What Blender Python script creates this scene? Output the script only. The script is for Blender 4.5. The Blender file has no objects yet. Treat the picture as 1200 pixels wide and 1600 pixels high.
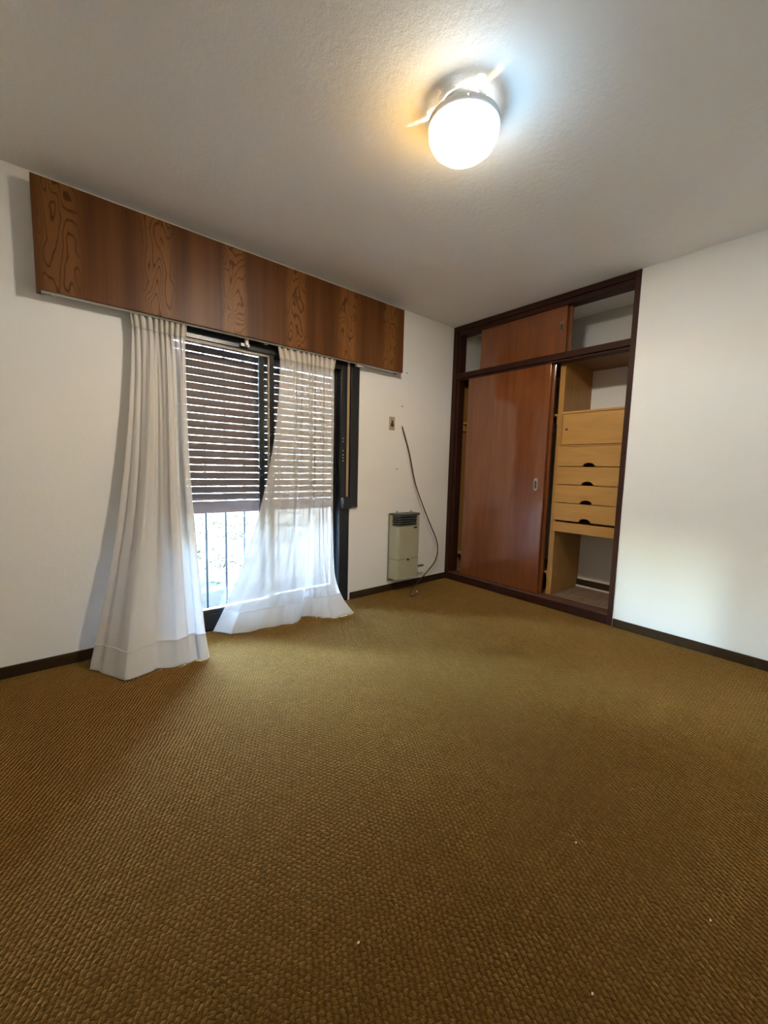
import bpy, bmesh, math, random
from mathutils import Vector, Matrix

# ------------------------------------------------------------------ camera, world, light, exposure
SC = bpy.context.scene
COL = SC.collection
H = 2.60                      # ceiling height; the two visible walls meet at the origin
CAM = (-3.30917, -2.85901, 1.15823)
cam_d = bpy.data.cameras.new('camera')
cam_d.sensor_fit = 'VERTICAL'; cam_d.sensor_height = 24.0; cam_d.lens = 636.23/1600*24.0
cam_d.clip_start = 0.02
cam = bpy.data.objects.new('camera', cam_d); COL.objects.link(cam)
cam.location = CAM
cam.rotation_euler = (1.46500389, -0.0248792799, -0.701538126)
SC.camera = cam

SC.view_settings.view_transform = 'Standard'
SC.view_settings.look = 'None'
SC.view_settings.gamma = 1.0
SC.view_settings.use_curve_mapping = False
SC.view_settings.exposure = 3.84
try:
    SC.cycles.use_denoising = True
    SC.cycles.max_bounces = 10
    SC.cycles.diffuse_bounces = 6
    SC.cycles.transparent_max_bounces = 24
    SC.cycles.sample_clamp_indirect = 6.0
except Exception:
    pass

W = bpy.data.worlds.new('sky_world'); SC.world = W; W.use_nodes = True
wn, wl = W.node_tree.nodes, W.node_tree.links
bg = wn['Background']
sky = wn.new('ShaderNodeTexSky'); sky.sky_type = 'NISHITA'
sky.sun_disc = False; sky.sun_elevation = math.radians(60); sky.sun_rotation = math.radians(180)
wl.new(sky.outputs[0], bg.inputs[0]); bg.inputs[1].default_value = 7.4

sun_d = bpy.data.lights.new('sun', 'SUN'); sun_d.energy = 5.0; sun_d.angle = math.radians(0.6)
sun_d.color = (1.0, 0.96, 0.90)
sun = bpy.data.objects.new('sun', sun_d); COL.objects.link(sun)
sun.rotation_euler = (math.radians(28), 0, math.radians(12))     # high, coming over the house from the room's rear

por_d = bpy.data.lights.new('window_portal', 'AREA'); por_d.shape = 'RECTANGLE'; por_d.size = 1.5; por_d.size_y = 2.1
por_d.cycles.is_portal = True
por = bpy.data.objects.new('window_portal', por_d); COL.objects.link(por)
por.location = (-2.03, 0.36, 1.05); por.rotation_euler = (math.radians(-90), 0, 0)

LAMP = Vector((-1.936, -1.677, 0))
LAMP_WARM = 21.0
LAMP_COOL = 29.0

# ------------------------------------------------------------------ helpers
R = random.Random(7)
def T(o, label=None, cat=None, group=None, kind=None):
    if label: o['label'] = label
    if cat: o['category'] = cat
    if group: o['group'] = group
    if kind: o['kind'] = kind
    return o
def empty(name, loc, label, cat, group=None):
    o = bpy.data.objects.new(name, None); COL.objects.link(o); o.location = loc
    o.empty_display_size = 0.05
    return T(o, label, cat, group)
def link(name, bm, mat, parent=None, smooth=False):
    me = bpy.data.meshes.new(name)
    bmesh.ops.recalc_face_normals(bm, faces=bm.faces[:])
    bm.to_mesh(me); bm.free()
    if mat: me.materials.append(mat)
    if smooth:
        for p_ in me.polygons: p_.use_smooth = True
    o = bpy.data.objects.new(name, me); COL.objects.link(o)
    if parent is not None:
        o.parent = parent
        o.matrix_parent_inverse = Matrix.Translation(-root_loc(parent))
    return o
def root_loc(o):
    while o.parent is not None:
        o = o.parent
    # every part is meshed in world coordinates, so only the top Empty carries an offset
    return Vector(o.location)
def sub(name, bm, mat, parent, smooth=False):
    """part of a part: its parent already sits (through its inverse) at the world origin"""
    me = bpy.data.meshes.new(name)
    bmesh.ops.recalc_face_normals(bm, faces=bm.faces[:])
    bm.to_mesh(me); bm.free(); me.materials.append(mat)
    if smooth:
        for p_ in me.polygons: p_.use_smooth = True
    o = bpy.data.objects.new(name, me); COL.objects.link(o); o.parent = parent
    return o
def box(bm, x0, x1, y0, y1, z0, z1, bev=0.0, seg=2):
    m = Matrix.Translation(((x0+x1)/2, (y0+y1)/2, (z0+z1)/2)) @ Matrix.Diagonal((abs(x1-x0), abs(y1-y0), abs(z1-z0), 1))
    r = bmesh.ops.create_cube(bm, size=1.0, matrix=m)
    if bev > 0:
        es = list({e for v in r['verts'] for e in v.link_edges})
        bmesh.ops.bevel(bm, geom=es, offset=bev, segments=seg, profile=0.5, affect='EDGES')
    return bm
def B(*a, **k):
    return box(bmesh.new(), *a, **k)
def prism(bm, pts, axis, a0, a1):
    """polygon pts (2D) extruded along axis from a0 to a1"""
    def P(p, a):
        if axis == 0: return (a, p[0], p[1])
        if axis == 1: return (p[0], a, p[1])
        return (p[0], p[1], a)
    v0 = [bm.verts.new(P(p, a0)) for p in pts]; v1 = [bm.verts.new(P(p, a1)) for p in pts]
    n = len(pts)
    bm.faces.new(v0); bm.faces.new(v1[::-1])
    for i in range(n): bm.faces.new((v0[i], v1[i], v1[(i+1) % n], v0[(i+1) % n]))
    return bm
def tube(bm, pts, r, n=8, closed_ends=True):
    pts = [Vector(p) for p in pts]; rings = []
    for i, p in enumerate(pts):
        d = (pts[min(i+1, len(pts)-1)] - pts[max(i-1, 0)]).normalized()
        u = d.cross(Vector((0, 0, 1)))
        if u.length < 1e-3: u = d.cross(Vector((0, 1, 0)))
        u.normalize(); w = d.cross(u)
        rr = r[i] if isinstance(r, (list, tuple)) else r
        rings.append([bm.verts.new(p + u*math.cos(2*math.pi*k/n)*rr + w*math.sin(2*math.pi*k/n)*rr) for k in range(n)])
    for a, b in zip(rings, rings[1:]):
        for k in range(n): bm.faces.new((a[k], a[(k+1) % n], b[(k+1) % n], b[k]))
    if closed_ends:
        bm.faces.new(rings[0][::-1]); bm.faces.new(rings[-1])
    return bm
def lathe(bm, prof, cx, cy, n=64, gaps=None):
    """prof: (r, z) list revolved about the vertical through (cx, cy)"""
    rings = []
    for r, z in prof:
        if r < 1e-5: rings.append([bm.verts.new((cx, cy, z))])
        else: rings.append([bm.verts.new((cx+r*math.cos(2*math.pi*k/n), cy+r*math.sin(2*math.pi*k/n), z)) for k in range(n)])
    for a, b in zip(rings, rings[1:]):
        for k in range(n):
            if gaps and gaps(2*math.pi*(k+.5)/n): continue
            k2 = (k+1) % n
            if len(a) == 1 and len(b) == 1: continue
            if len(a) == 1: bm.faces.new((a[0], b[k2], b[k]))
            elif len(b) == 1: bm.faces.new((a[k], a[k2], b[0]))
            else: bm.faces.new((a[k], a[k2], b[k2], b[k]))
    return bm
def spline(pts, n):
    """Catmull-Rom through pts"""
    P = [Vector(p) for p in pts]; P = [2*P[0]-P[1]] + P + [2*P[-1]-P[-2]]
    out = []
    for i in range(1, len(P)-2):
        for k in range(n):
            t = k/n
            a, b, c, d = P[i-1], P[i], P[i+1], P[i+2]
            out.append(0.5*((2*b)+(c-a)*t+(2*a-5*b+4*c-d)*t*t+(3*b-a-3*c+d)*t**3))
    out.append(P[-2]); return out

# ------------------------------------------------------------------ materials
class N:
    """tiny node helper"""
    def __init__(s, name):
        s.m = bpy.data.materials.new(name); s.m.use_nodes = True
        s.t = s.m.node_tree; s.n = s.t.nodes; s.l = s.t.links
        s.b = s.n.get('Principled BSDF'); s.out = s.n.get('Material Output')
        s.co = None
    def new(s, k, **kw):
        n = s.n.new(k)
        for a, v in kw.items(): setattr(n, a, v)
        return n
    def set(s, sock, v):
        if hasattr(v, 'links'): s.l.new(v, sock)
        else: sock.default_value = v
    def math(s, op, a, b=0.0, c=0.0):
        n = s.new('ShaderNodeMath', operation=op)
        for i, v in enumerate((a, b, c)): s.set(n.inputs[i], v)
        return n.outputs[0]
    def pos(s):
        if s.co is None: s.co = s.new('ShaderNodeNewGeometry').outputs['Position']
        return s.co
    def xyz(s, v=None):
        n = s.new('ShaderNodeSeparateXYZ'); s.l.new(v or s.pos(), n.inputs[0]); return n.outputs
    def comb(s, x, y, z):
        n = s.new('ShaderNodeCombineXYZ')
        for i, v in enumerate((x, y, z)): s.set(n.inputs[i], v)
        return n.outputs[0]
    def scale(s, sx, sy, sz, v=None):
        n = s.new('ShaderNodeVectorMath', operation='MULTIPLY'); s.l.new(v or s.pos(), n.inputs[0]); n.inputs[1].default_value = (sx, sy, sz); return n.outputs[0]
    def noise(s, vec, sc, det=3.0, rough=.55, dist=0.0, col=False):
        n = s.new('ShaderNodeTexNoise'); s.l.new(vec, n.inputs['Vector'])
        n.inputs['Scale'].default_value = sc; n.inputs['Detail'].default_value = det
        n.inputs['Roughness'].default_value = rough; n.inputs['Distortion'].default_value = dist
        return n.outputs['Color' if col else 'Fac']
    def ramp(s, f, stops):
        n = s.new('ShaderNodeValToRGB'); s.set(n.inputs[0], f)
        e = n.color_ramp.elements
        while len(e) < len(stops): e.new(0.5)
        for el, (p, c) in zip(e, stops): el.position = p; el.color = (*c, 1) if len(c) == 3 else c
        return n.outputs[0]
    def mix(s, f, a, b, bt='MIX'):
        n = s.new('ShaderNodeMix', data_type='RGBA', blend_type=bt)
        s.set(n.inputs[0], f)
        for sock, v in ((n.inputs[6], a), (n.inputs[7], b)):
            if isinstance(v, tuple): v = (*v, 1) if len(v) == 3 else v
            s.set(sock, v)
        return n.outputs[2]
    def bump(s, h, strength=.3, dist=.01):
        n = s.new('ShaderNodeBump'); s.l.new(h, n.inputs['Height']); n.inputs['Strength'].default_value = strength; n.inputs['Distance'].default_value = dist
        s.l.new(n.outputs[0], s.b.inputs['Normal']); return n.outputs[0]
    def base(s, c, rough=.5, metal=0.0, spec=.5):
        s.set(s.b.inputs['Base Color'], (*c, 1) if isinstance(c, tuple) else c)
        s.set(s.b.inputs['Roughness'], rough); s.b.inputs['Metallic'].default_value = metal
        s.b.inputs['Specular IOR Level'].default_value = spec
        return s
def plain(name, c, rough=.5, metal=0.0, spec=.5, var=.06, sc=30.0):
    k = N(name); n = k.noise(k.pos(), sc, 3)
    lo = tuple(v*(1-var) for v in c); hi = tuple(min(1, v*(1+var)) for v in c)
    k.base(k.ramp(n, [(0.3, lo), (0.7, hi)]), rough, metal, spec); return k.m

def wall_paint(name, c, bump=.12, sc=60, rough=.75, spec=.25):
    k = N(name); p = k.pos()
    n1 = k.noise(p, 1.3, 3); n2 = k.noise(p, sc, 4, .6); n3 = k.noise(p, sc*3.5, 2)
    col = k.ramp(n1, [(0.3, tuple(v*.965 for v in c)), (0.7, c)])
    k.base(col, rough, 0, spec)
    h = k.math('ADD', n2, k.math('MULTIPLY', n3, .35))
    k.bump(h, bump, .01); return k.m
M = {}
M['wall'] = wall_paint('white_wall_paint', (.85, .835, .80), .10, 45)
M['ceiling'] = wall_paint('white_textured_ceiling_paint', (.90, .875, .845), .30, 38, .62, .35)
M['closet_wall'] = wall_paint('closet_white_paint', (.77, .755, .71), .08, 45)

def carpet():
    k = N('brown_loop_carpet'); p = k.pos()
    warp = k.new('ShaderNodeVectorMath', operation='MULTIPLY_ADD')
    nz = k.noise(p, 9.0, 3, .6, 0, True)
    k.l.new(nz, warp.inputs[0]); warp.inputs[1].default_value = (.026, .026, 0); k.l.new(p, warp.inputs[2])
    warp2 = k.new('ShaderNodeVectorMath', operation='MULTIPLY_ADD')
    nz2 = k.noise(p, 75.0, 2, .5, 0, True)
    k.l.new(nz2, warp2.inputs[0]); warp2.inputs[1].default_value = (.0105, .0105, 0); k.l.new(warp.outputs[0], warp2.inputs[2])
    ro = k.new('ShaderNodeVectorRotate', rotation_type='Z_AXIS'); k.l.new(warp2.outputs[0], ro.inputs[0])
    ro.inputs['Angle'].default_value = math.radians(30)
    X = k.xyz(ro.outputs[0])
    a = k.math('MULTIPLY', X[0], 1/.0142)
    row = k.math('FLOOR', a); fa = k.math('SUBTRACT', a, row)
    b = k.math('ADD', k.math('MULTIPLY', X[1], 1/.0165), k.math('MULTIPLY', row, .5))
    cell = k.math('FLOOR', b); fb = k.math('FRACT', b)
    wn_ = k.new('ShaderNodeTexWhiteNoise', noise_dimensions='2D'); k.l.new(k.comb(row, cell, 0.0), wn_.inputs['Vector'])
    each = wn_.outputs['Value']                                     # every loop stands a little higher or lower
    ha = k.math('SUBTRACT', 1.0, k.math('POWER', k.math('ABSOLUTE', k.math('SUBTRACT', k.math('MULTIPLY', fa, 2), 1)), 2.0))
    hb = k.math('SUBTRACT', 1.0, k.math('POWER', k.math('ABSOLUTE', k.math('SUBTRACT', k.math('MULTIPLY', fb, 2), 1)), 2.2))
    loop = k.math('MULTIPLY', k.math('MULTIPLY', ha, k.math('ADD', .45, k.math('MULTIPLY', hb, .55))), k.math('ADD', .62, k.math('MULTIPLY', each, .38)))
    fine = k.noise(p, 420, 2); mid = k.noise(p, 130, 3, .65); big = k.noise(p, 2.2, 4, .6)
    worn = k.ramp(k.noise(p, 5.0, 3), [(.35, (.55,)*3), (.65, (1,)*3)])
    h = k.math('ADD', k.math('MULTIPLY', loop, worn), k.math('ADD', k.math('MULTIPLY', mid, .45), k.math('MULTIPLY', fine, .25)))
    c0 = k.ramp(k.math('ADD', k.math('MULTIPLY', loop, .55), k.math('MULTIPLY', mid, .45)), [(.15, (.032, .0130, .0016)), (.5, (.098, .0455, .0070)), (.85, (.178, .090, .018))])  # darker between loops: occlusion shade put into the yarn colour
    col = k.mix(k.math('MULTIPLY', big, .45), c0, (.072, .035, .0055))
    k.base(col, .95, 0, .03)
    k.b.inputs['Sheen Weight'].default_value = .55
    k.b.inputs['Sheen Tint'].default_value = (.84, .49, .15, 1); k.b.inputs['Sheen Roughness'].default_value = .35
    k.bump(h, .9, .012)
    return k.m
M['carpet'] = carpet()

def pelmet_wood():
    k = N('figured_brown_veneer'); p = k.pos(); X = k.xyz()
    d = k.noise(k.scale(7.5, 1, 4.2), 1.0, 3, .55)                   # soft wander
    d2 = k.noise(k.scale(16, 1, 9), 1.0, 2)
    u = k.math('FRACT', k.math('ADD', k.math('MULTIPLY', k.math('ADD', X[0], k.math('MULTIPLY', k.math('SUBTRACT', d, .5), .05)), 1/.445), 7.62))
    cu = k.math('ABSOLUTE', k.math('SUBTRACT', u, .5))               # 0 at figure centre
    mask = k.ramp(cu, [(.11, (1, 1, 1)), (.20, (0, 0, 0))])
    # cathedral rings: contours of a stretched noise field
    f = k.noise(k.scale(9.5, 1, 2.7), 1.0, 1.2, .45, .5)
    ring = k.math('SINE', k.math('MULTIPLY', k.math('ADD', f, k.math('MULTIPLY', d2, .10)), 80.0))
    ringm = k.ramp(ring, [(.35, (0, 0, 0)), (.80, (.35,)*3), (.98, (.95,)*3)])
    straight = k.noise(k.scale(170, 1, 2.2), 1.0, 3, .6)
    band = k.noise(k.scale(9, 1, .35), 1.0, 2)
    basec = k.ramp(k.math('ADD', k.math('MULTIPLY', band, .75), k.math('MULTIPLY', straight, .25)), [(.3, (.052, .0165, .0045)), (.5, (.098, .0345, .0085)), (.7, (.150, .057, .0145))])
    fig = k.mix(ringm, k.mix(.6, basec, (.245, .105, .027)), (.062, .0195, .0045))
    col = k.mix(mask, basec, fig)
    k.base(col, k.math('ADD', .38, k.math('MULTIPLY', straight, .12)), 0, .22)
    k.bump(straight, .05, .004); return k.m
M['pelmet'] = pelmet_wood()

def wood(name, cs, axis='z', fine=90, rough=.3, spec=.5, coat=0.0, wav=0.0):
    """straight-grained timber with the grain along the axis"""
    k = N(name); p = k.pos()
    lo = {'x': (1.4, 9, 9), 'y': (9, 1.4, 9), 'z': (9, 9, 1.0)}[axis]
    hi = {'x': (3, fine, fine), 'y': (fine, 3, fine), 'z': (fine, fine, 2.2)}[axis]
    g = k.noise(k.scale(*lo), 1.0, 4, .6, 1.2); s = k.noise(k.scale(*hi), 1.0, 3, .65)
    f = k.math('ADD', k.math('MULTIPLY', g, .62), k.math('MULTIPLY', s, .38))
    k.base(k.ramp(f, [(.3, cs[0]), (.52, cs[1]), (.72, cs[2])]), k.math('ADD', rough, k.math('MULTIPLY', s, .08)), 0, spec)
    if coat:
        k.b.inputs['Coat Weight'].default_value = 1.0; k.b.inputs['Coat Roughness'].default_value = .03; k.b.inputs['Coat IOR'].default_value = 1.6
    h = k.math('ADD', k.math('MULTIPLY', s, .12), k.math('MULTIPLY', k.noise(p, 7.0, 3, .6), wav))
    nb = k.bump(h, .12, .01)
    if coat: k.l.new(nb, k.b.inputs['Coat Normal'])
    return k.m
M['door'] = wood('reddish_varnished_veneer', [(.130, .035, .0075), (.185, .053, .0115), (.230, .074, .0170)], 'z', 60, .34, .3, .8, 1.6)
M['dark_frame'] = wood('dark_stained_timber', [(.024, .0075, .0042), (.037, .0115, .0065), (.055, .018, .010)], 'z', 100, .48, .2)
M['dark_frame_y'] = wood('dark_stained_timber_rail', [(.024, .0075, .0042), (.037, .0115, .0065), (.055, .018, .010)], 'y', 100, .48, .2)
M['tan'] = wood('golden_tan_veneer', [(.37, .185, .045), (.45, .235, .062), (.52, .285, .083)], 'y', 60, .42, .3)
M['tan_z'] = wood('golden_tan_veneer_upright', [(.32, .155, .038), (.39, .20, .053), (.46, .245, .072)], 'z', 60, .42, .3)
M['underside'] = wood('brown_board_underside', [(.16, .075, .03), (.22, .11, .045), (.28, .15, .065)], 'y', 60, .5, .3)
M['floorboard'] = wood('grey_brown_parquet', [(.17, .115, .072), (.25, .175, .115), (.33, .24, .165)], 'x', 60, .5, .3)
M['baseboard'] = wood('dark_brown_baseboard_timber', [(.026, .014, .0058), (.040, .0215, .009), (.058, .032, .014)], 'x', 90, .6, .12)
M['sill_wood'] = wood('worn_sill_timber', [(.075, .032, .018), (.11, .05, .03), (.16, .085, .055)], 'y', 90, .4, .4)
M['slat'] = wood('brown_shutter_timber', [(.115, .068, .056), (.175, .10, .084), (.23, .14, .12)], 'x', 70, .5, .35)
M['black_metal'] = plain('black_painted_aluminium', (.010, .0105, .012), .32, 0, .5)
M['bar_metal'] = plain('dark_grey_painted_steel', (.035, .038, .045), .45, 0, .5)
M['gasket'] = plain('beige_gasket', (.50, .42, .31), .6)
M['strap'] = plain('tan_woven_strap', (.36, .25, .16), .85, 0, .1, .15, 300)
M['white_plastic'] = plain('white_plastic', (.72, .69, .62), .4)
M['chrome'] = plain('worn_nickel', (.62, .58, .50), .28, 1.0)
M['black'] = plain('black_recess', (.008, .008, .008), .6)
M['heater'] = plain('sage_beige_enamel', (.42, .41, .29), .35, 0, .5, .03)
M['heater_back'] = plain('grey_green_enamel', (.20, .20, .15), .45)
M['grille'] = plain('dark_grey_enamel', (.075, .078, .080), .38, 0, .5)
M['outlet'] = plain('aged_ivory_plastic', (.42, .37, .25), .45)
M['outlet_dark'] = plain('brown_bakelite', (.055, .035, .018), .4)
M['cord'] = plain('dark_brown_cord', (.035, .024, .016), .5)
M['steel_white'] = plain('white_enamelled_metal', (.80, .81, .81), .3, 0.0, .6)
M['brass'] = plain('dull_brass', (.46, .36, .20), .32, 1.0)
M['crumb'] = plain('white_lint', (.80, .76, .66), .8)

def glass():
    k = N('window_glass'); tr = k.new('ShaderNodeBsdfTransparent'); gl = k.new('ShaderNodeBsdfGlossy')
    tr.inputs[0].default_value = (.93, .96, .95, 1); gl.inputs['Roughness'].default_value = .015
    fr = k.new('ShaderNodeFresnel'); fr.inputs[0].default_value = 1.5
    mx = k.new('ShaderNodeMixShader'); k.l.new(fr.outputs[0], mx.inputs[0]); k.l.new(tr.outputs[0], mx.inputs[1]); k.l.new(gl.outputs[0], mx.inputs[2])
    k.l.new(mx.outputs[0], k.out.inputs[0]); k.n.remove(k.b); return k.m
M['glass'] = glass()

def sheer(name, c, opacity, trans=.5):
    k = N(name); p = k.pos()
    w = k.noise(k.scale(700, 700, 700), 1.0, 1)
    lw = k.new('ShaderNodeLayerWeight'); lw.inputs[0].default_value = .5
    fac = k.math('MINIMUM', 1.0, k.math('ADD', opacity-.07, k.math('ADD', k.math('MULTIPLY', w, .14), k.math('MULTIPLY', k.math('POWER', lw.outputs['Facing'], 2.5), .8*(1-opacity)))))
    df = k.new('ShaderNodeBsdfDiffuse'); tl = k.new('ShaderNodeBsdfTranslucent'); tr = k.new('ShaderNodeBsdfTransparent')
    df.inputs[0].default_value = (*c, 1); tl.inputs[0].default_value = (*c, 1)
    m1 = k.new('ShaderNodeMixShader'); m1.inputs[0].default_value = trans; k.l.new(df.outputs[0], m1.inputs[1]); k.l.new(tl.outputs[0], m1.inputs[2])
    m2 = k.new('ShaderNodeMixShader'); k.l.new(fac, m2.inputs[0]); k.l.new(tr.outputs[0], m2.inputs[1]); k.l.new(m1.outputs[0], m2.inputs[2])
    k.l.new(m2.outputs[0], k.out.inputs[0]); k.n.remove(k.b); return k.m
M['sheer'] = sheer('sheer_voile', (.56, .54, .515), .835, .045)
M['sheer_dense'] = sheer('dense_voile', (.68, .65, .615), .955, .11)
M['hem'] = sheer('doubled_voile_hem', (.66, .65, .635), .96, .13)
M['heading'] = sheer('heading_tape_cloth', (.78, .74, .67), .95, .35)

def bowl_glass():
    k = N('lit_frosted_glass'); X = k.xyz()
    # the warm bulb sits on the window side of the bowl, the cool one on the other side
    ca, sa = math.cos(math.radians(112)), math.sin(math.radians(112))
    t = k.math('ADD', k.math('MULTIPLY', k.math('SUBTRACT', X[0], LAMP.x), ca), k.math('MULTIPLY', k.math('SUBTRACT', X[1], LAMP.y), sa))
    s = k.math('ADD', k.math('MULTIPLY', t, 3.5), .5)
    col = k.ramp(s, [(.10, (.36, .70, 1.0)), (.40, (1.0, .97, .90)), (.62, (1.0, .92, .70)), (.90, (1.0, .56, .08)), (.985, (1.0, .50, .015))])
    em = k.new('ShaderNodeEmission'); k.l.new(col, em.inputs[0]); em.inputs[1].default_value = 3.1
    tr = k.new('ShaderNodeBsdfTransparent'); tr.inputs[0].default_value = (.95, .95, .93, 1)
    lw = k.new('ShaderNodeLayerWeight'); lw.inputs[0].default_value = .5
    mx = k.new('ShaderNodeMixShader'); k.l.new(k.math('ADD', .42, k.math('MULTIPLY', k.math('POWER', lw.outputs['Facing'], 2.2), .58)), mx.inputs[0])
    k.l.new(tr.outputs[0], mx.inputs[1]); k.l.new(em.outputs[0], mx.inputs[2]); k.l.new(mx.outputs[0], k.out.inputs[0]); k.n.remove(k.b); return k.m
M['bowl'] = bowl_glass()
def frost():
    k = N('frosted_collar_strip'); df = k.new('ShaderNodeBsdfDiffuse'); df.inputs[0].default_value = (.8, .8, .78, 1)
    tr = k.new('ShaderNodeBsdfTransparent'); mx = k.new('ShaderNodeMixShader'); mx.inputs[0].default_value = .996
    k.l.new(tr.outputs[0], mx.inputs[1]); k.l.new(df.outputs[0], mx.inputs[2]); k.l.new(mx.outputs[0], k.out.inputs[0]); k.n.remove(k.b); return k.m
M['frost'] = frost()
def emit(name, c, s):
    k = N(name); em = k.new('ShaderNodeEmission'); em.inputs[0].default_value = (*c, 1); em.inputs[1].default_value = s
    k.l.new(em.outputs[0], k.out.inputs[0]); k.n.remove(k.b); return k.m
M['bulb_warm'] = emit('warm_bulb_glow', (1, .72, .32), 3)
M['bulb_cool'] = emit('cool_bulb_glow', (.86, .95, 1), 3)

def ground_mat():
    k = N('dry_leafy_ground'); p = k.pos()
    a = k.noise(p, 9.0, 5, .7); b = k.noise(p, 1.1, 3); c = k.noise(p, 30, 3, .7)
    col = k.ramp(k.math('ADD', k.math('MULTIPLY', a, .6), k.math('MULTIPLY', c, .4)), [(.3, (.0016, .0015, .0009)), (.42, (.0085, .0076, .0058)), (.58, (.0200, .0180, .0145))])
    g = k.ramp(k.math('MULTIPLY', b, k.math('ADD', a, .5)), [(.50, (0, 0, 0)), (.66, (1, 1, 1))])
    k.base(k.mix(k.math('MULTIPLY', g, .75), col, (.0032, .0050, .0019)), .95, 0, 0); k.bump(a, .5, .03); return k.m
M['ground'] = ground_mat()
M['paving'] = plain('grey_concrete_paving', (.0075, .0070, .0066), .85, 0, 0, .12, 12)
M['grass'] = plain('green_grass', (.0022, .0044, .0012), .8, 0, 0, .3, 20)
M['leaf'] = plain('dry_leaf', (.0075, .0056, .0034), .8, 0, 0, .3, 9)
M['bark'] = plain('grey_bark', (.13, .10, .075), .9, 0, .1, .2, 40)

# ------------------------------------------------------------------ the setting
XB, YB = -4.7, -3.9            # far ends of the room, behind the camera
OX0, OX1, OZ1 = -2.78, -1.28, 2.09     # window opening
WT = 0.30                      # outer wall thickness
def structure(name, bm, m, parent=None):
    o = link(name, bm, m, parent)
    if parent is None: o['kind'] = 'structure'
    return o
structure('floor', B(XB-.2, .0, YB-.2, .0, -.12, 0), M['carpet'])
structure('ceiling', B(XB-.2, .75, YB-.2, WT, H, H+.22), M['ceiling'])
bm = bmesh.new()
box(bm, XB-.2, OX0, 0, WT, -.12, H); box(bm, OX1, .75, 0, WT, -.12, H); box(bm, OX0, OX1, 0, WT, OZ1, H)
wall_left = structure('wall_left', bm, M['wall'])
structure('wall_right', B(0, .75, YB-.2, -1.70, -.12, H), M['wall'])
structure('wall_back', B(XB-.2, 0, YB-.2, YB, 0, H), M['wall'])
structure('wall_front', B(XB-.2, XB, YB, 0, 0, H), M['wall'])
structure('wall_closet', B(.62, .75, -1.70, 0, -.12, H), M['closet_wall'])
structure('trim_1', B(OX0, OX1, .0, WT+.04, -.12, .012), M['paving'])       # threshold under the window
def baseboard(name, x0, x1, y0, y1):
    bm = bmesh.new(); box(bm, x0, x1, y0, y1, 0, .064, .004, 2)
    return structure(name, bm, M['baseboard'])
baseboard('baseboard_left', XB, OX0, -.014, 0)
baseboard('baseboard_window', OX1+.02, -.002, -.014, 0)
baseboard('baseboard_right', -.014, 0, YB, -1.705)

# filled-in patch on the wall beside the wardrobe, and two old nail heads
bm = bmesh.new(); box(bm, -.62, -.075, -.0016, .0, .9, 2.02, .0008, 1)
link('plaster_patch', bm, M['wall'], wall_left)
bm = bmesh.new(); box(bm, -.735, -.66, -.004, .0, 1.56, 1.66, .003, 2)
link('painted_cover_plate', bm, M['wall'], wall_left)
for (x, z) in ((-.645, 2.047), (-.735, 1.16), (-.69, 1.74)):
    bm = bmesh.new(); bmesh.ops.create_cone(bm, cap_ends=True, segments=8, radius1=.006, radius2=.004, depth=.006,
        matrix=Matrix.Translation((x, -.004, z)) @ Matrix.Rotation(math.pi/2, 4, 'X'))
    link('nail_head', bm, M['outlet_dark'], wall_left)

# ------------------------------------------------------------------ window: frame, two sashes, glass
win = bpy.data.objects.new('window_1', None); COL.objects.link(win); win['kind'] = 'structure'
Y0, Y1 = .0, .10
def wpart(name, *a, mat='black_metal', bev=.003, parent=None):
    return link(name, B(*a, bev=bev), M[mat], parent or win)
wpart('frame_head', OX0, OX1, Y0-.004, Y1, 1.955, OZ1)
wpart('frame_sill', OX0, OX1, Y0-.004, Y1, .012, .118)
wpart('sill_track', OX0+.10, OX1-.10, .010, .040, .118, .130, mat='bar_metal')
wpart('frame_stile', OX0, OX0+.10, Y0-.006, Y1, .012, 1.955)
wpart('frame_stile', OX1-.10, OX1, Y0-.006, Y1, .012, 1.955)
def sash(x0, x1, y, w, name):
    f = bmesh.new()
    box(f, x0, x0+w, y, y+.026, .12, 1.955, .002); box(f, x1-w, x1, y, y+.026, .12, 1.955, .002)
    box(f, x0+w, x1-w, y, y+.026, 1.945, 1.957, .002); box(f, x0+w, x1-w, y, y+.026, .118, .150, .002)
    s = link('sash', f, M['black_metal'], win)
    g = bmesh.new(); t = .007
    box(g, x0+w, x0+w+t, y-.002, y+.024, .150, 1.945); box(g, x1-w-t, x1-w, y-.002, y+.024, .150, 1.945)
    box(g, x0+w, x1-w, y-.002, y+.024, 1.936, 1.945); box(g, x0+w, x1-w, y-.002, y+.024, .150, .157)
    sub('gasket', g, M['gasket'] if name == 'front' else M['bar_metal'], s)
    sub('pane', B(x0+w, x1-w, y+.011, y+.015, .150, 1.945), M['glass'], s)
    return s
sash(OX0+.10, -1.958, .006, .040, 'front')
sash(-2.055, OX1-.10, .052, .034, 'rear')

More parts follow.
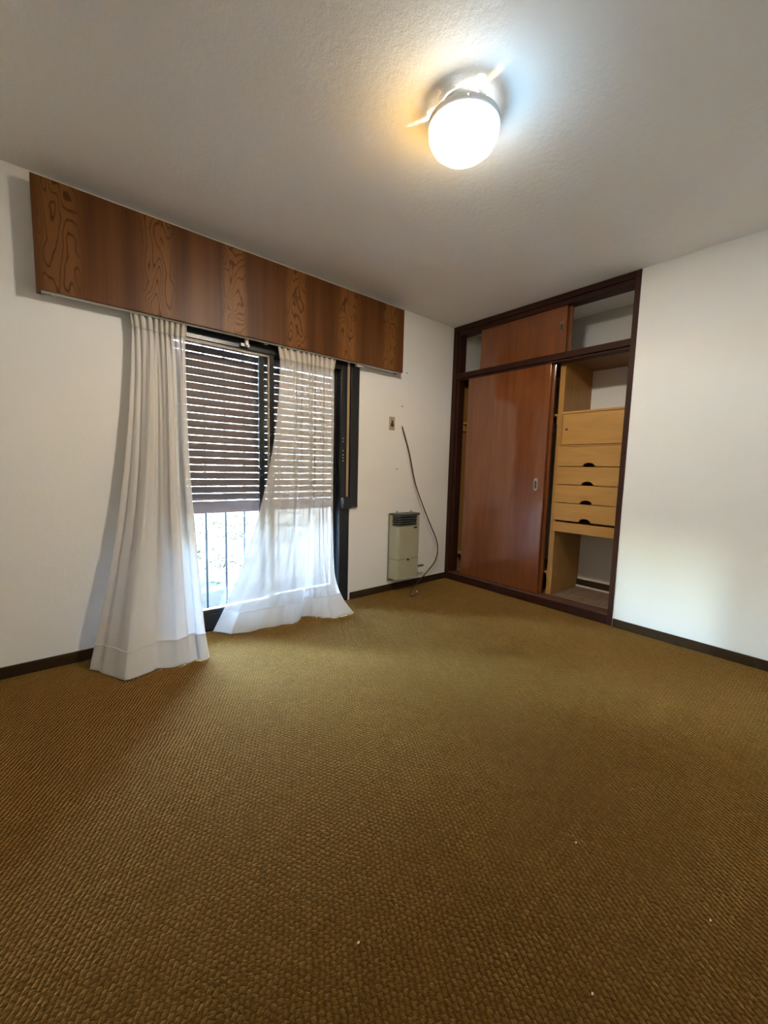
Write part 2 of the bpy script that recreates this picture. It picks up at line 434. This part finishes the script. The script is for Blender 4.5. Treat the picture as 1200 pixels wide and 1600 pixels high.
# wooden roller shutter, half lowered, outside the glass
SY = .150
sh = empty('roller_shutter', (-2.03, SY, .80), 'half-lowered brown wooden roller shutter with slits of daylight between slats, outside the glass', 'shutter')
pitch = .0503; zb = .905
slat_me = None
for i in range(24):
    z = zb + i*pitch
    if slat_me is None:
        bm = bmesh.new()
        prof = [(-.007, 0), (-.009, .010), (-.006, .034), (-.002, .0472), (.003, .0472), (.006, .034), (.005, .010), (.003, 0)]
        prism(bm, [(SY+a, b) for a, b in prof], 0, OX0+.03, OX1-.03)
        slat = link('slat', bm, M['slat'], sh); slat_me = slat.data
        slat.location.z = z
    else:
        o = slat.copy(); COL.objects.link(o); o.location.z = z
bm = bmesh.new(); box(bm, OX0+.03, OX1-.03, SY-.010, SY+.010, .812, .8985, .004)
link('bottom_rail', bm, M['slat'], sh)
for s in (0, 1):
    x0 = OX0+.0 if s == 0 else OX1-.045
    link('guide_channel', B(x0, x0+.045, SY-.022, SY+.022, .0, OZ1, bev=.003), M['black_metal'], sh)
bm = bmesh.new()
for x in [-2.41+.1415*k for k in range(-2, 8)]:
    box(bm, x-.0045, x+.0045, SY-.003, SY+.003, .88, 2.09)
link('slit_break_strips', bm, M['black_metal'], sh)  # added strips, break up the slit light in line with the bars

# security bars beyond the shutter
gr = empty('security_grille', (-2.03, .235, .0), 'dark steel security grille of upright bars outside the window', 'grille')
x = -2.395 - .1415*2
while x < -1.30:
    bm = bmesh.new(); tube(bm, [(x, .215, .015), (x, .215, 2.09)], .0088, 10)
    o = link('bar', bm, M['bar_metal'], gr, True); x += .1415
for z in (.055, 2.0):
    link('cross_rail', B(OX0, OX1, .207, .223, z, z+.012, bev=.002), M['bar_metal'], gr)

# shutter strap, winder and black guard board at the right of the window
sw = empty('shutter_strap_winder', (-1.29, 0, .82), 'tan shutter strap and winder on a black board at the right window edge', 'strap winder')
link('guard_board', B(-1.292, -1.206, -.026, -.0, .822, 2.02, bev=.003), M['black_metal'], sw)
link('strap_channel', B(-1.372, -1.294, -.012, -.006, .84, 2.05, bev=.002), M['black_metal'], sw)
link('strap', B(-1.328, -1.304, -.022, -.019, .90, 2.04, bev=.001), M['strap'], sw)
wb = link('winder_box', B(-1.375, -1.288, -.058, -.012, .815, .915, bev=.01, seg=3), M['black_metal'], sw)
bm = bmesh.new(); bmesh.ops.create_uvsphere(bm, u_segments=16, v_segments=10, radius=.017, matrix=Matrix.Translation((-1.365, -.062, .885)))
sub('winder_knob', bm, M['black_metal'], wb, True)
bm = bmesh.new()
for z in (1.40, 1.375, 1.30, 1.265, 1.24, 1.215):
    bmesh.ops.create_cone(bm, cap_ends=True, segments=8, radius1=.0045, radius2=.0045, depth=.004, matrix=Matrix.Translation((-1.357, -.0135, z)) @ Matrix.Rotation(math.pi/2, 4, 'X'))
T(link('daylight_dots', bm, M['chrome'], sw), kind='stuff')  # metal dots standing in for daylight leaking past the slat ends

# ------------------------------------------------------------------ outside
structure('ground', B(-14, 16, WT+.0, 30, -.30, -.10), M['ground'])
bm = bmesh.new(); box(bm, -5.2, 1.4, WT, 1.15, -.10, -.07)
structure('patio_paving', bm, M['paving'])
def grass_stuff():
    bm = bmesh.new(); r = random.Random(3)
    for c in range(46):
        cx, cy = r.uniform(-2.6, 1.6), r.uniform(1.5, 7.5)
        for j in range(26):
            x, y = cx+r.gauss(0, .16), cy+r.gauss(0, .12); h = r.uniform(.04, .11); a = r.uniform(0, 6.28); w = .006
            dx, dy = math.cos(a)*w, math.sin(a)*w; lx, ly = r.uniform(-.04, .04), r.uniform(-.04, .04)
            bm.faces.new([bm.verts.new(q) for q in ((x-dx, y-dy, -.10), (x+dx, y+dy, -.10), (x+lx, y+ly, -.10+h))])
    return bm
o = link('grass_tufts', grass_stuff(), M['grass']); T(o, 'green grass tufts growing on the sunlit ground outside', 'grass', None, 'stuff')
def leaf_stuff():
    bm = bmesh.new(); r = random.Random(5)
    for j in range(1500):
        x, y = r.uniform(-2.7, 2.0), r.uniform(1.2, 8.5); a = r.uniform(0, 6.28); s = r.uniform(.02, .05)
        c, d = math.cos(a)*s, math.sin(a)*s; z = -.098 + r.uniform(0, .012)
        bm.faces.new([bm.verts.new(q) for q in ((x-c, y-d, z), (x+d*.45, y-c*.45, z+r.uniform(0, .02)), (x+c, y+d, z+.004), (x-d*.45, y+c*.45, z+r.uniform(0, .02)))])
    return bm
o = link('leaf_litter', leaf_stuff(), M['leaf']); T(o, 'dry fallen leaves scattered over the ground outside', 'leaves', None, 'stuff')
M['added_hedge'] = plain('pale_added_hedge', (.150, .150, .125), .9, 0, .1, .45, 6)  # added, unseen hedging: blocks low sky, tone set for slit brightness
def added_hedge():
    bm = bmesh.new(); r = random.Random(11); nx, nz = 90, 16; rows = []
    for j in range(nz+3):
        row = []
        for i in range(nx+1):
            x = -9+24*i/nx
            if j <= nz: y, z = 12.0, -.10+4.9*j/nz
            else: y, z = 12.0+.8*(j-nz), 4.8
            row.append(bm.verts.new((x+r.uniform(-.06, .06), y+r.uniform(-.16, .16), max(-.10, z+r.uniform(-.1, .1)))))
        rows.append(row)
    for a, b in zip(rows, rows[1:]):
        for i in range(nx): bm.faces.new((a[i], a[i+1], b[i+1], b[i]))
    return bm
T(link('added_hedge', added_hedge(), M['added_hedge']), 'tall added hedging, unseen, hiding low sky and setting the brightness in the shutter slits', 'added_hedge')
sp = empty('sapling', (-.55, 6.3, -.10), 'thin bare forked sapling standing on the bright ground outside', 'tree')
bm = bmesh.new()
tube(bm, [(-.55, 6.3, -.10), (-.56, 6.3, .25), (-.53, 6.3, .50)], [.022, .018, .013], 8)
tube(bm, [(-.53, 6.3, .48), (-.66, 6.3, .72), (-.72, 6.3, .95)], [.012, .010, .005], 8)
tube(bm, [(-.53, 6.3, .48), (-.40, 6.3, .70), (-.36, 6.3, 1.0)], [.012, .010, .005], 8)
link('trunk', bm, M['bark'], sp)

# ------------------------------------------------------------------ pelmet, rail, curtains
PX0, PX1, PY = -3.271, -.787, -.10
PZ0, PZ1 = 2.012, 2.545
pel = empty('pelmet', (-2.03, 0, PZ0), 'long brown figured wood pelmet box above the window', 'pelmet')
link('front_panel', B(PX0, PX1, PY, PY+.018, PZ0, PZ1, bev=.0015), M['pelmet'], pel)
link('end_panel', B(PX0, PX0+.018, PY+.018, -.002, PZ0, PZ1, bev=.0015), M['pelmet'], pel)
link('end_panel', B(PX1-.018, PX1, PY+.018, -.002, PZ0, PZ1, bev=.0015), M['pelmet'], pel)
rail = empty('curtain_rail', (-2.03, -.05, 2.0), 'thin white curtain rail along the lower edge of the pelmet', 'curtain rail')
link('track', B(PX0+.02, PX1-.022, PY+.019, PY+.040, PZ0-.006, PZ0+.012, bev=.002), M['white_plastic'], rail)
for x in (-3.2, -2.03, -.86):
    link('bracket', B(x-.012, x+.012, PY+.04, 0, PZ0+.002, PZ0+.014, bev=.002), M['white_plastic'], rail)
link('end_stop', B(-1.262, -1.20, -.062, -.03, 1.992, 2.012, bev=.002), M['white_plastic'], rail)
bm = bmesh.new(); box(bm, -2.215, -2.155, -.030, -.024, 1.965, 1.985, .002); box(bm, -2.19, -2.17, -.05, -.026, 1.97, 2.012, .002)
link('glider', bm, M['white_plastic'], rail)

def curtain(root, top, hem, zt, p0, p1, n_pleat, n_low, folds, mats, seed, hem_h=.135, tape=.080, nu=260, nv=110, ytop=-.055):
    """top: (x0, x1); hem: polyline (u, x, y) on the carpet; folds: (u, width, depth, drift) from top to hem.
    The cloth doubles back on itself in each pleat, so it is two or three layers deep there."""
    r = random.Random(seed)
    def hem_at(u):
        for (u0, x0, y0), (u1, x1, y1) in zip(hem, hem[1:]):
            if u <= u1:
                t = (u-u0)/(u1-u0); t = t*t*(3-2*t)*.35 + t*.65
                return x0+(x1-x0)*t, y0+(y1-y0)*t
        return hem[-1][1], hem[-1][2]
    ph = [r.uniform(0, 6.28) for _ in range(8)]
    vt = tape/zt
    def P(u, v):
        g = v**(p0+(p1-p0)*u**2.4)
        hx, hy = hem_at(u)
        c = (top[0]+top[1])/2
        flare = 1.0 + .07*max(0, 1-v/vt) + .0*v
        tx = c + (top[0] + (top[1]-top[0])*u - c)*flare
        x = tx + (hx-tx)*g
        yy = ytop + (hy-ytop)*(g*.8 + .2*v**6)
        phi = 2*math.pi*n_pleat*u + 1.3*math.sin(5*u+ph[0]) + .8*math.sin(11*u+ph[4])
        psi = 2*math.pi*n_low*u + 1.4*math.sin(4.3*u+ph[1]) + .9*math.sin(8.7*u+ph[6]) + .5*v
        amp = .7 + .3*math.sin(7*u+ph[5])
        k = max(0, min(1, (v-vt)/.06)); dec = math.exp(-2.2*max(0, v-vt))
        a1 = (.011 - .004*k)*dec; b1 = (.0032 - .001*k)*dec
        a2 = k*amp*(.006 + .016*v); b2 = k*amp*(.002 + .014*v)
        flat = 1-.65*v**8
        y = yy - (a1*math.sin(phi) + a2*math.sin(psi))*flat
        x -= (b1*math.sin(2*phi) + b2*math.sin(2*psi))*flat
        fade = min(1, v/.12)*(1-.55*v**5)
        for (fu, fw, fd, drift) in folds:
            k = (u-fu-drift*v)/(fw*(.8+.5*v))
            y -= fd*fade*math.exp(-k*k)*(.45+.8*v)
        x += .004*math.sin(9*v+ph[2]+6*u)*v
        zz = zt*(1-v) + .0025
        if v < vt: zz += .004*math.sin(phi*1.0+1)*(1-v/vt)
        if v > .93: zz += .006*(1+math.sin(31*u+ph[3]))*(v-.93)/.07*math.sin(math.pi*min(1, (1-v)/.07+.15))
        return Vector((x, min(y, -.012 if v < .9 else .03), zz))
    def sheet(v0, v1, n, mat, name):
        bm = bmesh.new(); rows = []
        for j in range(n+1):
            v = v0+(v1-v0)*j/n
            rows.append([bm.verts.new(P(i/nu, v)) for i in range(nu+1)])
        for a, b in zip(rows, rows[1:]):
            for i in range(nu): bm.faces.new((a[i], a[i+1], b[i+1], b[i]))
        return link(name, bm, mat, root, True)
    vh = 1-hem_h/zt
    sheet(vt, vh, nv, mats[0], 'drape')
    hd = sheet(0, vt, 12, mats[2], 'heading')
    md = hd.modifiers.new('thickness', 'SOLIDIFY'); md.thickness = .004; md.offset = 0
    hm = sheet(vh-.003, 1, 26, mats[1], 'hem')
    md = hm.modifiers.new('thickness', 'SOLIDIFY'); md.thickness = .003; md.offset = 0
    for vv, nm in ((vh, 'hem_seam'), (vt, 'heading_seam')):
        bm = bmesh.new(); tube(bm, [P(i/nu, vv)+Vector((0, -.002, 0)) for i in range(nu+1)], .0013, 5)
        link(nm, bm, M['hem_thread'], root)
M['hem_thread'] = plain('grey_hem_stitching', (.46, .47, .50), .8, 0, .1)
cl = empty('curtain', (-2.70, -.07, 0), 'opaque white gathered curtain left of the window, its hem spread on the carpet', 'curtain', 'gathered curtains at the window')
curtain(cl, (-2.858, -2.575), [(0, -3.135, -.165), (.10, -3.08, -.27), (.22, -3.012, -.395), (.42, -2.87, -.405), (.62, -2.74, -.39), (.82, -2.64, -.41), (1, -2.568, -.412)],
        2.008, 1.75, 2.2, 10, 3.6, [(.12, .035, .030, .02), (.30, .05, .050, -.06), (.45, .03, -.035, .0), (.60, .05, .040, .0), (.80, .05, -.02, .04), (.9, .04, .02, 0)],
        (M['sheer_dense'], M['hem'], M['heading']), 4)
cr = empty('curtain', (-1.71, -.07, 0), 'sheer white curtain before the right half of the window, flared hem trailing over the carpet', 'curtain', 'gathered curtains at the window')
curtain(cr, (-1.942, -1.482), [(0, -2.43, -.02), (.09, -2.35, -.15), (.22, -2.17, -.17), (.34, -2.02, -.20), (.42, -1.93, -.215), (.55, -1.81, -.135), (.68, -1.72, -.20), (.80, -1.62, -.295), (.92, -1.44, -.29), (1, -1.385, -.10)],
        2.003, 2.15, 15.0, 11, 5.2, [(.06, .03, .02, .0), (.16, .04, .03, .0), (.30, .035, .03, .0), (.36, .03, -.02, .0), (.48, .045, .03, .0), (.62, .03, -.015, .0), (.74, .04, .03, .0), (.90, .05, .045, .0)],
        (M['sheer'], M['hem'], M['heading']), 9)

# ------------------------------------------------------------------ gas heater
HX0, HX1, HY, HZ0, HZ1 = -.820, -.528, -.132, .128, .748
he = empty('gas_heater', (-.69, 0, HZ0), 'beige wall heater with a dark louvred top, mounted low beside the wardrobe', 'heater')
def rr(x0, x1, y, r, n=6):
    """plan outline: flat to the wall, rounded front corners"""
    pts = [(x0, -.012), ]
    for k in range(n+1):
        a = math.pi - math.pi/2*k/n*1.0
        pts.append((x0+r+math.cos(a)*r, y+r-math.sin(a)*r))
    for k in range(n+1):
        a = math.pi/2 - math.pi/2*k/n
        pts.append((x1-r+math.cos(a)*r, y+r-math.sin(a)*r))
    pts.append((x1, -.012)); return pts
GZ = .632
prism_bm = prism(bmesh.new(), rr(HX0, HX1, HY, .032), 2, .322, GZ); link('upper_casing', prism_bm, M['heater'], he)
link('lower_casing', prism(bmesh.new(), rr(HX0, HX1, HY, .032), 2, HZ0, .317), M['heater'], he)
link('seam_gap', prism(bmesh.new(), rr(HX0+.003, HX1-.003, HY+.003, .030), 2, .316, .323), M['grille'], he)
link('back_plate', B(HX0-.006, HX1+.006, -.014, 0, HZ0-.030, HZ1-.004, bev=.002), M['heater_back'], he)
# louvred opening: corner posts stay beige, the back of the opening is dark, five slats cross it
link('grille_back', prism(bmesh.new(), rr(HX0+.02, HX1-.02, HY+.045, .02), 2, GZ, HZ1-.01), M['black'], he)
pts = [(HX1-.038, HY)] + [(HX1-.032+math.cos(a)*.032, HY+.032+math.sin(a)*.032) for a in [math.radians(-90+15*k) for k in range(7)]] + [(HX1, -.012), (HX1-.038, -.012)]
link('side_post', prism(bmesh.new(), pts, 2, GZ, HZ1-.016), M['heater'], he)
bm = bmesh.new(); box(bm, HX0, HX0+.014, -.05, -.012, GZ, HZ1-.016, .003); link('side_post', bm, M['heater'], he)
sl = None
for k in range(5):
    z = GZ+.004+k*.0205
    outer = rr(HX0+.002, HX1-.036, HY+.002, .032)
    bm = prism(bmesh.new(), outer, 2, z, z+.0105)
    o = link('louvre', bm, M['grille'], he)
link('top_cap', prism(bmesh.new(), rr(HX0-.004, HX1+.004, HY-.003, .032), 2, HZ1-.016, HZ1), M['grille'], he)
link('badge', B(HX1-.092, HX1-.048, HY-.003, HY+.002, .605, .620, bev=.001), M['black'], he)
kn = link('latch', B(-.697, -.647, HY-.004, HY+.002, .306, .322, bev=.002), M['outlet'], he)
bm = bmesh.new(); bmesh.ops.create_cone(bm, cap_ends=True, segments=14, radius1=.010, radius2=.008, depth=.012, matrix=Matrix.Translation((-.687, HY-.008, .314)) @ Matrix.Rotation(math.pi/2, 4, 'X'))
sub('latch_button', bm, M['black'], kn)
for x in (-.762, -.582):
    link('hook', B(x-.004, x+.004, -.05, -.044, HZ1, HZ1+.020, bev=.001), M['grille'], he)
bm = bmesh.new(); tube(bm, [(HX1, -.06, .21), (HX1+.03, -.06, .205)], .009, 10); tube(bm, [(HX1+.018, -.06, .205), (HX1+.018, -.055, .150), (HX1+.012, -.04, .125)], .006, 8)
pv = link('gas_pipe', bm, M['bar_metal'], he)
bm = bmesh.new(); box(bm, HX1+.006, HX1+.118, -.082, -.062, .200, .219, .005)
sub('valve_lever', bm, M['grille'], pv)

# ------------------------------------------------------------------ socket, cord
oc = empty('wall_socket', (-.815, 0, 1.57), 'small ivory wall socket with brown plug holes above the heater', 'socket')
link('cover_plate', B(-.848, -.782, -.008, 0, 1.513, 1.632, bev=.003), M['outlet'], oc)
for z, r_ in ((1.588, .011), (1.560, .020)):
    bm = bmesh.new(); bmesh.ops.create_cone(bm, cap_ends=True, segments=18, radius1=r_, radius2=r_*.9, depth=.006, matrix=Matrix.Translation((-.815, -.0095, z)) @ Matrix.Rotation(math.pi/2, 4, 'X'))
    link('plug_hole', bm, M['outlet_dark'], oc)
cd = empty('power_cord', (-.68, -.01, 1.54), 'loose dark cord hanging from the wall and curling behind the heater onto the carpet', 'cord')
pts = [(-.686, -.004, 1.556), (-.683, -.016, 1.52), (-.61, -.032, 1.31), (-.525, -.048, 1.005), (-.365, -.065, .685), (-.228, -.068, .455), (-.195, -.065, .325), (-.235, -.062, .215), (-.35, -.062, .120), (-.47, -.075, .058), (-.58, -.115, .020), (-.67, -.17, .0065), (-.752, -.235, .0055), (-.738, -.275, .0055), (-.68, -.255, .0055), (-.636, -.218, .0065)]
bm = bmesh.new(); tube(bm, spline(pts, 8), .0056, 8); link('cable', bm, M['cord'], cd, True)
bm = bmesh.new(); tube(bm, [(-.640, -.222, .0075), (-.618, -.203, .0085)], [.006, .0075], 10); link('bare_tip', bm, M['white_plastic'], cd)
bm = bmesh.new(); tube(bm, [(-.6865, -.001, 1.566), (-.6845, -.012, 1.535)], [.010, .007], 10); link('cord_grommet', bm, M['white_plastic'], cd)

# ------------------------------------------------------------------ wardrobe
wr = empty('wardrobe', (.3, -.85, 0), 'built-in wardrobe with dark timber frame, reddish sliding doors and tan drawers', 'wardrobe')
WW = 1.700
link('frame_stile', B(-.006, .10, -.052, -.001, .0, H-.001, bev=.003), M['dark_frame'], wr)
link('stile_stop', B(.012, .10, -.085, -.052, .085, 2.52, bev=.002), M['dark_frame'], wr)
link('frame_stile', B(-.006, .10, -WW, -1.662, .0, H-.001, bev=.003), M['dark_frame'], wr)
link('header', B(-.006, .10, -1.662, -.052, 2.552, H-.001, bev=.003), M['dark_frame_y'], wr)
link('header_track', B(.010, .115, -1.662, -.052, 2.512, 2.552, bev=.002), M['dark_frame_y'], wr)
link('middle_rail', B(-.003, .10, -1.662, -.052, 2.088, 2.138, bev=.003), M['dark_frame_y'], wr)
link('middle_track', B(.016, .10, -1.662, -.052, 2.070, 2.088, bev=.002), M['dark_frame_y'], wr)
link('sill', B(-.004, .10, -1.662, -.052, .0, .072, bev=.003), M['dark_frame_y'], wr)
link('sill_top', B(.0, .115, -1.662, -.052, .072, .084, bev=.002), M['sill_wood'], wr)
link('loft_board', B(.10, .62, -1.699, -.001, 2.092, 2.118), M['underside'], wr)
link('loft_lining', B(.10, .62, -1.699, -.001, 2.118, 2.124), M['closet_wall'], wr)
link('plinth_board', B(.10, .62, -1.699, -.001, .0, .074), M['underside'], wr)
pk = None
for k in range(8):                                   # parquet strips on the closet floor
    x0 = .118 + k*.0625
    bm = bmesh.new(); box(bm, x0, x0+.061, -1.699, -1.146, .074, .0845 + R.uniform(0, .0012), .0012, 1)
    link('parquet_strip', bm, M['floorboard'], wr)
link('floor_lining', B(.118, .62, -1.10, -.03, .074, .084), M['floorboard'], wr)
link('back_skirting', B(.602, .62, -1.699, -.001, .098, .155, bev=.002), M['baseboard'], wr)
link('back_batten', B(.585, .62, -1.699, -1.146, .0845, .098, bev=.002), M['white_plastic'], wr)
# interior of the left bay
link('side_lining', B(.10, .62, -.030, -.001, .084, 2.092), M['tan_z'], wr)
link('shelf', B(.13, .62, -1.10, -.030, 1.645, 1.665, bev=.002), M['tan'], wr)
link('shelf_cleat', B(.15, .62, -.055, -.030, 1.575, 1.645, bev=.002), M['tan'], wr)
link('shelf_cleat', B(.135, .62, -1.10, -1.078, 1.575, 1.645, bev=.002), M['tan'], wr)
link('shelf', B(.13, .62, -1.10, -.030, .262, .282, bev=.002), M['tan'], wr)
link('shelf_cleat', B(.135, .62, -1.10, -1.078, .225, .262, bev=.002), M['tan'], wr)
bm = bmesh.new(); tube(bm, [(.36, -1.10, 1.52), (.36, -.03, 1.52)], .012, 12); link('hanging_rail', bm, M['chrome'], wr)
# drawer bay
DX = .100
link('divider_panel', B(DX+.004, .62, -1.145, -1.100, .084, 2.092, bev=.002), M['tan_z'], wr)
def notch_front(y0, y1, z0, z1, yc, w, h):
    pts = [(y0, z0), (yc-w, z0)]
    for k in range(1, 12):
        a = math.pi - math.pi*k/12
        pts.append((yc+math.cos(a)*w, z0+math.sin(a)*h))
    pts += [(yc+w, z0), (y1, z0), (y1, z1), (y0, z1)]
    return pts
zs = [(1.219, 1.380), (1.066, 1.213), (.912, 1.060), (.760, .906)]
for (z0, z1) in zs:
    d = link('drawer', prism(bmesh.new(), notch_front(-1.697, -1.134, z0, z1, -1.398, .048, .030), 0, DX-.014, DX+.006), M['tan'], wr)
    bm = bmesh.new(); box(bm, DX+.006, DX+.45, -1.69, -1.150, z0+.04, z0+.048); sub('drawer_bottom', bm, M['tan'], d)
    bm = bmesh.new(); box(bm, DX+.006, DX+.45, -1.162, -1.150, z0+.048, z1-.01); sub('drawer_side', bm, M['tan'], d)
link('drawer_rail', B(DX-.010, DX+.010, -1.699, -1.134, .658, .742, bev=.002), M['tan'], wr)
link('drawer_floor', B(DX+.010, .60, -1.699, -1.145, .715, .735), M['tan'], wr)
link('drawer_back', B(.57, .60, -1.699, -1.145, .735, 1.66), M['tan'], wr)
link('cupboard_floor', B(DX+.012, .57, -1.699, -1.145, 1.384, 1.396), M['tan'], wr)
cdoor = link('cupboard_door', B(DX+.002, DX+.020, -1.697, -1.149, 1.398, 1.652, bev=.0015), M['tan'], wr)
bm = bmesh.new(); bmesh.ops.create_cone(bm, cap_ends=True, segments=14, radius1=.010, radius2=.009, depth=.006, matrix=Matrix.Translation((DX, -1.188, 1.525)) @ Matrix.Rotation(math.pi/2, 4, 'Y'))
sub('keyhole', bm, M['outlet_dark'], cdoor)
link('cupboard_top', B(DX-.004, .60, -1.699, -1.145, 1.655, 1.672, bev=.002), M['tan'], wr)
# doors: a pair of tall ones and a pair of loft ones, each pair slid together
def capsule(yc, zc, w, h, n=8):
    pts = []
    for k in range(n+1):
        a = math.pi*k/n; pts.append((yc+math.cos(a)*w/2, zc+h/2-w/2+math.sin(a)*w/2))
    for k in range(n+1):
        a = math.pi+math.pi*k/n; pts.append((yc+math.cos(a)*w/2, zc-h/2+w/2+math.sin(a)*w/2))
    return pts
def door(y0, y1, z0, z1, x0, x1, pull=None, pull_name='door_pull'):
    d = link('sliding_door', B(x0, x1, y0, y1, z0, z1, bev=.0015), M['door'], wr)
    if pull:
        yc, zc, w, h = pull
        p = sub(pull_name, prism(bmesh.new(), capsule(yc, zc, w, h), 0, x0-.004, x0+.001), M['brass' if 'lock' in pull_name else 'chrome'], d)
        sub(pull_name.replace('pull', 'pull_recess') if 'pull' in pull_name else 'keyhole', prism(bmesh.new(), capsule(yc, zc-h*.02, w*.5, h*.62), 0, x0-.0045, x0-.0035), M['outlet_dark'], d)
    return d
door(-1.058, -.195, .088, 2.074, .022, .045, (-.985, 1.055, .036, .112))
door(-1.078, -.24, .088, 2.074, .062, .085)
door(-1.160, -.318, 2.138, 2.52, .030, .052, (-1.122, 2.352, .034, .088), 'lock_plate')
door(-1.185, -.35, 2.138, 2.52, .068, .090)
# ------------------------------------------------------------------ ceiling lamp
cx, cy = LAMP.x, LAMP.y
RL = .139
lp = empty('ceiling_lamp', (cx, cy, H), 'lit round ceiling lamp with frosted glass bowl and white metal ring', 'lamp')
link('ceiling_plate', lathe(bmesh.new(), [(0, H-.001), (.075, H-.001), (.075, H-.010), (.06, H-.016), (.0, H-.016)], cx, cy, 48), M['steel_white'], lp, True)
# the collar: frosted strips beside each bulb, a short bare slot in each strip, opaque metal between
A_WARM, A_COOL = math.radians(122), math.radians(-100)
def near(a, c, w): return abs((a-c+math.pi) % (2*math.pi)-math.pi) < w
def is_slot(a): return near(a, A_WARM+.10, .055) or near(a, A_COOL-.16, .045)
def is_strip(a): return near(a, A_WARM-.35, 1.05) or near(a, A_COOL, 1.0)
cb, cd_ = bmesh.new(), bmesh.new()
for z0, z1, slotted in ((H-.001, H-.012, False), (H-.012, H-.022, True), (H-.022, H-.052, False)):
    pr = [(.096, z0), (.096, z1)]
    lathe(cb, pr, cx, cy, 144, is_strip)
    lathe(cd_, pr, cx, cy, 144, (lambda a: not is_strip(a) or is_slot(a)) if slotted else (lambda a: not is_strip(a)))
link('collar', cb, M['steel_white'], lp, True)
link('collar_diffuser', cd_, M['frost'], lp, True)
ring = link('ring', lathe(bmesh.new(), [(.092, H-.051), (RL*.97, H-.052), (RL+.002, H-.057), (RL+.003, H-.082), (RL-.003, H-.084), (RL-.004, H-.060), (.092, H-.055), (.092, H-.051)], cx, cy, 72), M['steel_white'], lp, True)
for a in (math.radians(-135), math.radians(-15), math.radians(105)):
    bm = bmesh.new(); p0 = Vector((cx+math.cos(a)*(RL+.001), cy+math.sin(a)*(RL+.001), H-.070)); p1 = Vector((cx+math.cos(a)*(RL+.014), cy+math.sin(a)*(RL+.014), H-.070))
    tube(bm, [p0, p1], .005, 10); sub('screw', bm, M['chrome'], ring)
GT = H-.080
link('glass_bowl', lathe(bmesh.new(), [(RL-.004, GT), (RL+.000, GT-.014), (RL-.003, GT-.034), (RL-.016, GT-.058), (RL-.040, GT-.078), (RL-.072, GT-.090), (.030, GT-.096), (0, GT-.097)], cx, cy, 72), M['bowl'], lp, True)
link('socket_block', B(cx-.022, cx+.022, cy-.020, cy+.020, H-.088, H-.014, bev=.004), M['steel_white'], lp)
for s, mname, colr, pw, ang in ((1, 'bulb_warm', (1.0, .61, .22), LAMP_WARM, A_WARM), (-1, 'bulb_cool', (.74, .89, 1.0), LAMP_COOL, A_COOL)):
    c = Vector((cx+math.cos(ang)*.052, cy+math.sin(ang)*.052, H-.066))
    bm = bmesh.new(); bmesh.ops.create_uvsphere(bm, u_segments=24, v_segments=14, radius=.022, matrix=Matrix.Translation(c))
    bu = link('bulb', bm, M[mname], lp, True)
    T(bu, 'warm yellow bulb' if s > 0 else 'cool white bulb')
    ld = bpy.data.lights.new('bulb_light', 'POINT'); ld.energy = pw; ld.color = colr; ld.shadow_soft_size = .026
    lo = bpy.data.objects.new('bulb_light', ld); COL.objects.link(lo); lo.parent = lp
    lo.location = c - Vector((cx, cy, H))

# ------------------------------------------------------------------ lint on the carpet
crumbs = [(-2.767, -2.165, 'pale lint speck on the carpet near the bottom centre of the photo'), (-2.421, -2.574, 'white lint speck on the carpet, lowest one in the photo'),
          (-2.073, -2.378, 'white lint speck on the brown carpet, uppermost of the right-hand specks'), (-2.022, -2.706, 'white lint speck on the carpet, farthest right in the photo')]
for (x, y, lab) in crumbs:
    bm = bmesh.new(); bmesh.ops.create_icosphere(bm, subdivisions=1, radius=.0036, matrix=Matrix.Translation((x, y, .0035)) @ Matrix.Diagonal((1, .7, .7, 1)))
    T(link('lint_speck', bm, M['crumb']), lab, 'lint', 'lint specks on the carpet')
